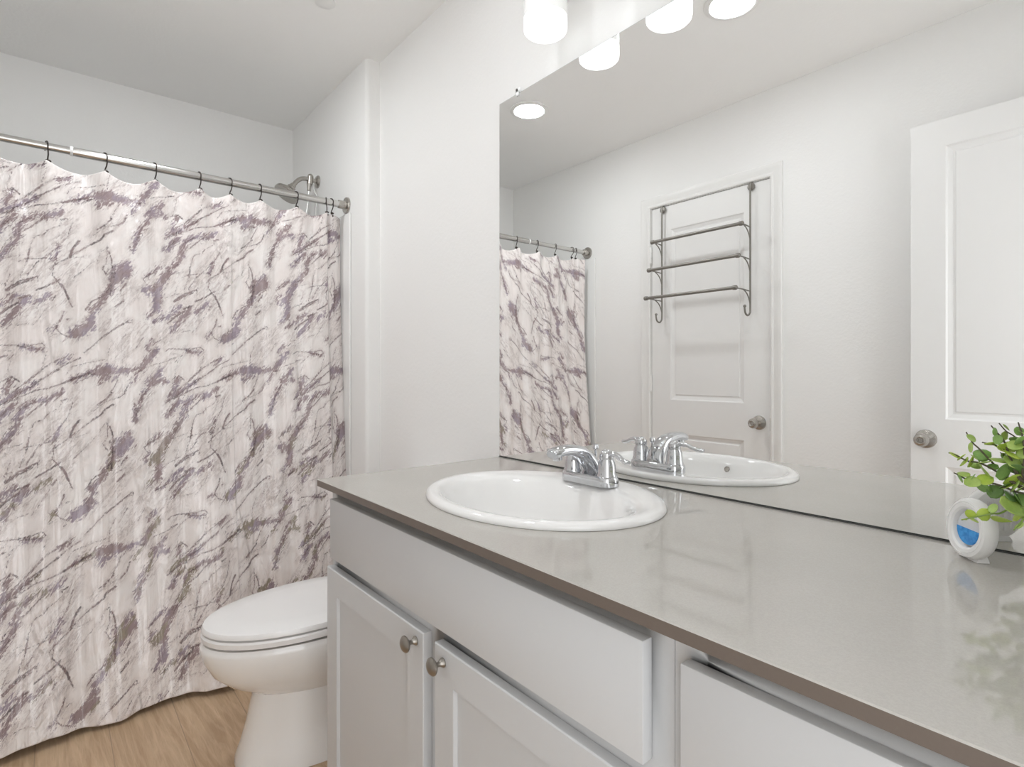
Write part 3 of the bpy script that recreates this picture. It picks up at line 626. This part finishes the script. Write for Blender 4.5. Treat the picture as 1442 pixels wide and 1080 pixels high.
for f in bm.faces:
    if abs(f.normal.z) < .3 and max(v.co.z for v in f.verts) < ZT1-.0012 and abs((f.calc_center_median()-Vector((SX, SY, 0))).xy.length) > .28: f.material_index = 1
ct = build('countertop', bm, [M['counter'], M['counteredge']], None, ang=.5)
tag(ct, 'long taupe vanity countertop with polished surface under the mirror', 'countertop')

# ------------------------------------------------------------------ sink
sk = empty('sink', (SX, SY, ZT1), 'white oval drop-in sink set into the taupe countertop', 'sink')
prof = [(1.0, 0, .0006), (1.004, 0, .003), (1.0, 0, .0075), (.985, 0, .0115), (.965, 0, .0135), (.94, 0, .014), (.915, -.001, .0135)]
rings = [ell(SA*k, SB*k, ZT1+z, y=SY+dy) for k, dy, z in prof]
bowl = [(.246, .180, -.016, .0122), (.241, .171, -.021, .0098), (.236, .164, -.024, .006), (.230, .157, -.025, -.001), (.223, .150, -.026, -.012), (.213, .142, -.026, -.032), (.193, .129, -.025, -.065), (.16, .108, -.022, -.10), (.11, .075, -.018, -.122), (.05, .04, -.014, -.131), (.024, .024, -.012, -.133)]
rings += [ell(a, b, ZT1+z, y=SY+dy) for a, b, dy, z in bowl]
under = [(.026, .026, -.012, -.139), (.11, .08, -.018, -.13), (.18, .125, -.022, -.10), (.222, .15, -.025, -.04), (.238, .17, -.022, -.003)]
rings += [ell(a, b, ZT1+z, y=SY+dy) for a, b, dy, z in under]+[rings[0]]
bm = bmesh.new(); loft(bm, rings, cap0=False, cap1=False); build('basin', bm, M['porc'], sk, ang=.9)
bm = bmesh.new(); lathe(bm, [(.0235, 0), (.0235, .002), (.019, .003), (.017, .0015), (.015, .0015), (.014, .004), (.001, .005)], (SX, SY-.012, ZT1-.1325), (0, 0, 1), 28); build('drain', bm, M['chrome'], sk)
bm = bmesh.new(); lathe(bm, [(.0085, 0), (.0085, .0012), (.0065, .0016), (.0060, .0004), (.0001, .0004)], (SX+.012, SY-.1715, ZT1-.021), (0, 1, .30), 24); build('overflow_ring', bm, M['nickel'], sk)

# ------------------------------------------------------------------ faucet
FX, FY, FZ = .497, -.128, ZT1+.0128
fa = empty('faucet', (FX, FY, FZ), 'chrome centerset faucet with two lever handles on the back rim of the sink', 'faucet')
def stad(w, d, z, n=16):
    out = []; r = d
    for cx, a0 in ((FX+w-r, -90), (FX-w+r, 90)):
        for i in range(n+1):
            a = math.radians(a0+180*i/n); out.append((cx+r*math.cos(a), FY+r*math.sin(a), z))
    return out
bm = bmesh.new(); loft(bm, [stad(.077, .027, FZ), stad(.077, .027, FZ+.014), stad(.076, .026, FZ+.019), stad(.073, .023, FZ+.022)]); build('base_plate', bm, M['chrome'], fa)
zb = FZ+.022
for s in (-1, 1):
    hx = FX+s*.051
    bm = bmesh.new(); lathe(bm, [(.0225, 0), (.0225, .003), (.0205, .006), (.0200, .018), (.0185, .030), (.0150, .036), (.0150, .038), (.0158, .041), (.0150, .049), (.0115, .055), (.006, .0585), (.001, .0592)], (hx, FY, zb-.0005), (0, 0, 1), 32)
    h = build('handle', bm, M['chrome'], fa)
    bm = bmesh.new(); tube(bm, [(hx+s*.004, FY, zb+.046), (hx+s*.018, FY-.001, zb+.0505), (hx+s*.034, FY-.004, zb+.0485), (hx+s*.050, FY-.008, zb+.042), (hx+s*.066, FY-.012, zb+.0385), (hx+s*.074, FY-.014, zb+.040)], [.0095, .0085, .0072, .0065, .0075, .0045], 14, 5, flat=.72, up=(0, 0, 1))
    build('lever', bm, M['chrome'], h)
bm = bmesh.new()
sec = [(FY+.012, zb-.012, .026, .004, 0), (FY+.010, zb+.006, .024, .012, 20), (FY-.004, zb+.028, .0215, .0165, 48), (FY-.028, zb+.047, .0195, .0150, 62), (FY-.058, zb+.056, .0185, .0125, 80), (FY-.088, zb+.058, .018, .0115, 92), (FY-.110, zb+.054, .0178, .0110, 100), (FY-.119, zb+.051, .0150, .0085, 102)]
rs = []
P = [Vector((0, a, b)) for a, b, *_ in sec]; Ps = spline(P, 4)
def lerp(i, col):
    t_ = i/4; a_ = min(int(t_), len(sec)-2); f_ = t_-a_; return sec[a_][col]*(1-f_)+sec[a_+1][col]*f_
for i, p in enumerate(Ps):
    d = (Ps[min(i+1, len(Ps)-1)]-Ps[max(i-1, 0)]).normalized(); nrm = Vector((0, -d.z, d.y)); hw, hh = lerp(i, 2), lerp(i, 3); r_ = []
    for j in range(24):
        a_ = 2*math.pi*j/24; c_, s_ = math.cos(a_), math.sin(a_)
        r_.append((FX+hw*math.copysign(abs(c_)**.75, c_), *(p+nrm*hh*math.copysign(abs(s_)**.75, s_)).yz))
    rs.append(r_)
loft(bm, rs); build('spout', bm, M['chrome'], fa)
bm = bmesh.new(); lathe(bm, [(.0105, 0), (.0105, .010), (.009, .011), (.008, .009), (.001, .009)], (FX, FY-.103, zb+.049), (0, .1, -1), 24); build('aerator', bm, M['chrome'], fa)
bm = bmesh.new(); tube(bm, [(FX, FY+.021, zb-.002), (FX, FY+.021, zb+.052)], .0028, 10); lathe(bm, [(.003, 0), (.0068, .003), (.0072, .009), (.005, .013), (.001, .0145)], (FX, FY+.021, zb+.05), (0, 0, 1), 18); build('lift_rod', bm, M['chrome'], fa)

# ------------------------------------------------------------------ mirror
MZ0, MZ1, MX0, MX1 = .8640, 1.9597, .001, XR-.012
mi = empty('wall_mirror', ((MX0+MX1)/2, 0, MZ0), 'large frameless wall mirror above the vanity countertop', 'mirror')
bm = bmesh.new(); bv = .004
def mr(o, y): return [(MX0+o, y, MZ0+o), (MX1-o, y, MZ0+o), (MX1-o, y, MZ1-o), (MX0+o, y, MZ1-o)]
loft(bm, [mr(.0022, 0), mr(.0022, 0.00001)], cap0=True, cap1=False)
build('glass', bm, M['mirror'], mi, ang=.1)
bm = bmesh.new(); loft(bm, [mr(.0022, .0), mr(.0, .0016), mr(0, .0052)], cap0=False, cap1=True); build('polished_edge', bm, M['mirroredge'], mi, ang=.1)
build('bottom_channel', B(MX0, MX1, -.0012, .0052, ZT1+.0004, MZ0-.0002), M['gap'], mi)
for x in (.092, 1.30):
    bm = B(x-.009, x+.009, -.0035, .0056, MZ1+.0004, MZ1+.014, .002); box(bm, x-.007, x+.007, -.0035, -.0006, MZ1-.009, MZ1+.006, .001)
    cl = build('mirror_clip', bm, M['clip'], mi)
    bm = bmesh.new(); lathe(bm, [(.0042, 0), (.0038, .0014), (.001, .0018)], (x-.001, -.0036, MZ1+.008), (0, -1, 0), 16); build('screw', bm, M['dark'], cl)

# ------------------------------------------------------------------ vanity light
vl = empty('vanity_light', (.55, 0, 2.15), 'three-shade vanity light bar above the mirror', 'wall light')
build('backplate', B(.28, .82, -.022, .0055, 2.135, 2.215, .006), M['nickel'], vl)
for x in (.322, .550, .778):
    bm = bmesh.new(); tube(bm, [(x, -.02, 2.175), (x, -.07, 2.178), (x, -.098, 2.170), (x, -.102, 2.145)], .008, 12, 4); lathe(bm, [(.02, 0), (.03, .006), (.03, .03), (.012, .036)], (x, -.102, 2.118), (0, 0, 1), 24); build('arm', bm, M['nickel'], vl)
    sr = .0555; zb_ = 1.993
    bm = bmesh.new(); lathe(bm, [(sr, 0), (sr, .094), (sr-.003, .100), (sr-.004, .094), (sr-.004, .004)], (x, -.102, zb_+.034), (0, 0, 1), 48, cap0=False, cap1=False); sd = build('shade', bm, M['glass'], vl)
    bm = bmesh.new(); tube(bm, [(x, -.102, zb_+.055), (x, -.102, zb_+.092)], .014, 16); sphere(bm, (x, -.102, zb_+.075), .028, 20); build('light_bulb', bm, M['bulb_up'], sd)
    bm = bmesh.new(); lathe(bm, [(.001, -.001), (sr*.75, 0), (sr-.004, .001), (sr-.001, .004), (sr, .009), (sr, .034)], (x, -.102, zb_), (0, 0, 1), 48, cap1=False); build('lit_diffuser', bm, M['bulb'], sd)

# ------------------------------------------------------------------ ceiling lamps
def downlight(x, y, m, label):
    t = empty('recessed_light', (x, y, ZC), label, 'ceiling light', 'recessed ceiling lights')
    bm = bmesh.new(); lathe(bm, [(.096, -.0004), (.096, -.004), (.090, -.007), (.078, -.0085), (.074, -.0055), (.074, -.0004)], (x, y, ZC), (0, 0, 1), 48, cap0=False, cap1=False); build('trim_ring', bm, M['trim'], t)
    bm = bmesh.new(); lathe(bm, [(.001, -.0155), (.03, -.0148), (.055, -.0125), (.068, -.0095), (.0735, -.0055), (.0735, -.0008)], (x, y, ZC), (0, 0, 1), 48, cap1=False); build('lens', bm, m, t)
downlight(-.746, -.781, M['lamp'], 'round recessed ceiling light by the shower, seen in the mirror corner')
downlight(.330, -.800, M['lamp2'], 'round recessed ceiling light over the vanity floor, seen at the mirror top')
bm = bmesh.new(); lathe(bm, [(.036, -.0004), (.036, -.003), (.033, -.005), (.001, -.0055)], (-.592, -.322, ZC), (0, 0, 1), 32); o = build('ceiling_cover_plate', bm, M['trim'], None, loc=(-.592, -.322, ZC)); tag(o, 'small round cover plate on the ceiling above the toilet', 'cover plate')

# ------------------------------------------------------------------ over-door towel rack
rk = empty('towel_rack', (-.21, YO, 1.7), 'grey metal three-bar towel rack hanging over the closed closet door', 'towel rack')
HL, HR = -.463, .037; yr = YO+.016
bars = ((1.821, .100), (1.667, .130), (1.515, .157))
for x in (HL, HR):
    s = 1
    bm = bmesh.new()
    tube(bm, [(x, YO-.002, DT+.002), (x, YO+.004, DT-.001), (x, yr-.006, DT-.010), (x, yr, DT-.03), (x, yr, 1.70), (x, yr, 1.55), (x, yr, 1.435), (x, yr+.004, 1.408), (x, yr+.022, 1.394), (x, yr+.044, 1.402), (x, yr+.053, 1.424), (x, yr+.052, 1.434)], .0044, 10, 5)
    sphere(bm, (x, yr+.052, 1.436), .0075, 12)
    hb = build('hanger', bm, M['rack'], rk)
    bm = bmesh.new(); lathe(bm, [(.018, 0), (.018, .005), (.014, .009), (.001, .0105)], (x, yr-.012, DT-.018), (0, 1, 0), 24); build('door_pad', bm, M['rack'], hb)
    for z, o in bars:
        bm = bmesh.new(); yb_ = YO+o
        tube(bm, [(x, yr, z-.004), (x, (yr+yb_)/2, z-.001), (x, yb_, z)], .0032, 8, 4)
        tube(bm, [(x, yr, z-.075), (x, yr+.010, z-.045), (x, yr+.032, z-.018), (x, yr+min(.062, o*.6), z-.003)], .0028, 8, 5)
        build('bracket', bm, M['rack'], rk)
for z, o in bars:
    bm = bmesh.new(); tube(bm, [(HL-.004, YO+o, z), (HR+.004, YO+o, z)], .0082, 16); br_ = build('towel_bar', bm, M['rack'], rk)
    for x, s in ((HL-.004, -1), (HR+.004, 1)):
        bm = bmesh.new(); lathe(bm, [(.0102, -.014), (.0115, -.004), (.0105, .004), (.005, .008), (.001, .0085)], (x, YO+o, z), (s, 0, 0), 18); build('end_cap', bm, M['rack'], br_)

# ------------------------------------------------------------------ air freshener
nv = Vector((-.72, -.68, .10)).normalized(); C0 = Vector((1.1655, -.077, ZT1+.0440))
af = empty('air_freshener', (C0.x, C0.y, ZT1), 'small white round air freshener with blue gel window by the plant', 'air freshener')
bm = bmesh.new()
lathe(bm, [(.024, -.019), (.034, -.019), (.0395, -.0165), (.0422, -.0120), (.0428, -.007), (.0420, -.003), (.0395, .0008), (.0365, .0018), (.0358, .0010), (.0350, .0010), (.0345, .0020), (.0300, .0016), (.0272, -.0004), (.0258, -.004), (.0255, -.012), (.001, -.012)], C0, nv, 56, cap0=True)
for v in bm.verts:
    if v.co.z < ZT1+.0035: v.co.z = ZT1+.0035
build('shell', bm, M['whiteplastic'], af, ang=.5)
side = Vector((0, 0, 1)).cross(nv).normalized(); fw = Vector((nv.x, nv.y, 0)).normalized()
bm = bmesh.new(); rs = []
for z, w, d0, d1 in ((.0004, .019, -.019, -.003), (.004, .0185, -.0185, -.004), (.008, .016, -.018, -.006)):
    c_ = Vector((C0.x, C0.y, ZT1+z)); rs.append([c_+side*w*a_+fw*d_ for a_, d_ in ((-1, d1), (1, d1), (1, d0), (-1, d0))])
loft(bm, rs); build('foot', bm, M['whiteplastic'], af)
upv = nv.cross(side).normalized(); upv = upv if upv.z > 0 else -upv
def disc(r, d0, d1, cut=None):
    bm = bmesh.new(); pts = []
    for i in range(40):
        a_ = 2*math.pi*i/40; u_, v_ = r*math.cos(a_), r*math.sin(a_)
        if cut is not None: v_ = min(v_, cut)
        pts.append((u_, v_))
    loft(bm, [[C0+nv*d0+side*u_+upv*v_ for u_, v_ in pts], [C0+nv*(d1-.002)+side*u_+upv*v_ for u_, v_ in pts], [C0+nv*d1+side*u_*.95+upv*v_*.95 for u_, v_ in pts]]); return bm
build('container', disc(.0248, -.0118, -.0045), M['cup'], af)
build('gel', disc(.0236, -.0110, -.0030, -.001), M['gel'], af)
for i in range(7):
    a_ = (i-3)*.0088; hh = math.sqrt(max(0, .029**2-a_*a_)); c_ = C0-nv*.0192
    bm = bmesh.new(); tube(bm, [c_+side*a_-upv*hh*.9, c_+side*a_+upv*hh*.9], .0020, 8); build('vent_rib', bm, M['whiteplastic'], af)

# ------------------------------------------------------------------ potted plant
STEMS=[[[1230,-130,983],[1209,-124,1001],[1189,-117,1023],[1180,-111,1031],[1172,-105,1044]],[[1231,-130,990],[1220,-127,1021],[1214,-125,1039],[1207,-123,1048],[1201,-120,1056]],[[1235,-130,990],[1235,-130,1023],[1233,-130,1046],[1231,-130,1055],[1229,-130,1063]],[[1230,-130,981],[1208,-131,998],[1191,-132,1007],[1179,-133,1008],[1168,-134,1014],[1159,-135,1017]],[[1230,-130,974],[1207,-133,982],[1192,-136,981],[1178,-139,985],[1172,-142,989],[1167,-145,992]],[[1235,-130,956],[1221,-137,952],[1214,-144,947],[1207,-151,946],[1194,-158,941],[1179,-165,935]],[[1233,-130,990],[1219,-125,1020],[1208,-120,1029],[1200,-115,1031],[1190,-110,1032]],[[1236,-130,956],[1236,-142,945],[1233,-153,938],[1230,-165,933]]]
LEAVES=[(0,1179,-114,1037,6.3,150,0.8,1),(0,1179,-111,1024,7.0,260,0.3,1),(0,1192,-119,1017,10.0,20,0.7,2),(0,1184,-116,1002,7.4,200,0.5,1),(0,1187,-116,1009,6.0,100,0.6,2),(1,1207,-128,1049,5.3,100,0.95,2),(1,1210,-131,1039,6.6,260,0.25,2),(1,1219,-123,1028,12.1,160,0.55,0),(1,1224,-130,1023,10.9,340,0.4,0),(1,1227,-131,1033,8.7,20,0.5,1),(2,1229,-124,1051,6.1,110,0.5,2),(2,1233,-130,1039,8.6,30,0.8,2),(2,1234,-126,1050,5.6,340,0.4,1),(2,1234,-130,1025,7.8,60,0.6,1),(3,1166,-132,1015,7.6,160,0.45,0),(3,1173,-138,1014,6.8,20,0.6,0),(3,1174,-131,1007,7.6,240,0.4,0),(3,1181,-129,1008,9.1,60,0.75,0),(3,1186,-133,1015,5.0,150,0.4,1),(3,1195,-129,996,13.0,315,0.45,1),(3,1196,-130,1009,9.0,10,0.35,1),(3,1215,-136,1000,12.0,30,0.95,2),(3,1204,-128,1004,6.2,200,0.5,2),(4,1172,-141,985,6.4,290,0.35,2),(4,1177,-141,992,7.3,10,0.3,1),(4,1186,-145,982,9.0,200,0.6,1),(4,1194,-132,975,8.5,300,0.3,2),(4,1198,-136,986,8.9,20,0.6,0),(4,1184,-136,987,6.8,40,0.6,2),(4,1206,-128,971,9.3,250,0.8,3),(4,1215,-130,981,7.0,200,0.6,2),(4,1203,-128,976,6.7,120,0.6,3),(5,1187,-159,943,6.2,120,0.7,0),(5,1189,-154,935,6.2,340,0.35,0),(5,1200,-152,944,8.3,60,0.95,0),(5,1214,-139,940,10.9,160,0.3,0),(5,1208,-146,952,6.6,60,0.15,1),(5,1183,-170,937,3.1,170,0.3,0),(5,1225,-141,956,15.5,340,0.7,1),(5,1228,-133,967,9.7,300,0.6,3),(5,1223,-131,969,8.7,330,0.7,3),(5,1228,-138,945,6.9,250,0.25,0),(5,1233,-128,947,6.9,60,0.8,0),(6,1200,-117,1031,7.2,170,0.4,0),(6,1209,-120,1027,6.7,330,0.3,1),(6,1214,-121,1029,6.7,30,0.7,0),(6,1224,-127,1013,10.5,0,0.75,1),(6,1209,-124,1014,10.2,180,0.2,1),(6,1228,-129,1002,10.0,330,0.5,3),(7,1227,-125,986,13.5,350,0.72,0),(7,1220,-128,979,8.8,200,0.3,0),(7,1231,-125,980,8.7,20,0.6,1),(7,1232,-149,937,5.9,230,0.2,1),(7,1231,-124,963,9.6,60,0.8,2),(7,1225,-128,982,9.8,250,0.6,1)]

PC = Vector((1.285, -.128, ZT1))
pp = empty('potted_plant', PC, 'green eucalyptus plant in a white pot beside the air freshener', 'plant')
bm = bmesh.new(); lathe(bm, [(.036, .0004), (.040, .002), (.046, .04), (.050, .078), (.0505, .082), (.047, .082), (.044, .066), (.001, .066)], PC, (0, 0, 1), 40); build('pot', bm, M['porc'], pp)
bm = bmesh.new(); lathe(bm, [(.0445, .0662), (.0448, .069), (.03, .074), (.001, .076)], PC, (0, 0, 1), 32); build('soil', bm, M['soil'], pp)
cam = Vector(CAM); fwd = Vector((-math.cos(math.radians(39.5525)), math.sin(math.radians(39.5525)), 0)); rgt = Vector((-fwd.y*-1, -fwd.x, 0)); rgt = Vector((math.sin(math.radians(39.5525)), math.cos(math.radians(39.5525)), 0))
rl = random.Random(5)
stems = []
for i, pts in enumerate(STEMS):
    P = [Vector(p)/1000 for p in pts]
    root = PC+Vector((rl.uniform(-.02, .015), rl.uniform(-.02, .02), .074))
    bm = bmesh.new(); full = [root, root.lerp(P[0], .55)+Vector((0, 0, .012))]+P
    tube(bm, full, [.0016, .0014, .0012, .0010, .0008], 7, 4)
    stems.append(build('stem', bm, M['stem'] if i not in (5, 7) else M['stem_g'], pp))
def leaf(c, r, ang, nf, tone, parent, n=None):
    # slightly cupped round leaf: long axis at `ang` as seen, nf tells how much it turns edge-on
    L_ = (rgt*math.cos(ang)+Vector((0, 0, 1))*math.sin(ang)); back = fwd
    W_ = L_.cross(back).normalized()
    th = math.acos(max(.05, min(1, nf)))*rl.choice((-1, 1)); L2 = (L_+back*rl.uniform(-.35, .35)).normalized()
    W2 = (W_*math.cos(th)+back*math.sin(th)); W2 = (W2-L2*W2.dot(L2)).normalized(); Nn = L2.cross(W2)
    bm = bmesh.new(); rows = []; sgn = rl.choice((-1, 1)); cup = rl.uniform(.15, .3)*sgn
    for i in range(9):
        t_ = i/8; x = -1+2*t_; w = math.sqrt(max(0, 1-x*x))*(1.0-.12*x)*.92+.001
        row = []
        for j in range(7):
            s_ = (j/6*2-1)*w; hgt = cup*(s_*s_)+.12*sgn*(x*x)*.8-.05*sgn*max(0, .25-abs(s_))
            row.append(c+r*(L2*x*1.05+W2*s_+Nn*hgt))
        rows.append(row)
    loft(bm, rows, False, False, closed=False)
    o = build('leaf', bm, LEAF[tone], parent, ang=2)
    md = o.modifiers.new('thick', 'SOLIDIFY'); md.thickness = .0005
    return o
for k, x, y, z, r, dg, nf, tn in LEAVES:
    leaf(Vector((x, y, z))/1000, r/1000, math.radians(dg), nf, tn, stems[k])
# the far side of the plant, away from the camera's view
for i in range(7):
    a_ = -1.2+i*.62; P = [PC+Vector((0, 0, .074)), PC+Vector((.03*math.cos(a_), .02*math.sin(a_), .11)), PC+Vector((.06*math.cos(a_)+.012, .05*math.sin(a_), .135+.03*rl.random()))]
    bm = bmesh.new(); tube(bm, P, [.0015, .0012, .0009], 7, 4); st = build('stem', bm, M['stem_g'], pp)
    for q in range(5):
        t_ = .4+.15*q; c_ = P[1].lerp(P[2], (t_-.4)/.6)+Vector((rl.uniform(-.012, .012), rl.uniform(-.012, .012), rl.uniform(-.006, .012)))
        leaf(c_, rl.uniform(.010, .015), rl.uniform(0, 6.28), rl.uniform(.4, 1), rl.choice((0, 1, 2, 2)), st)
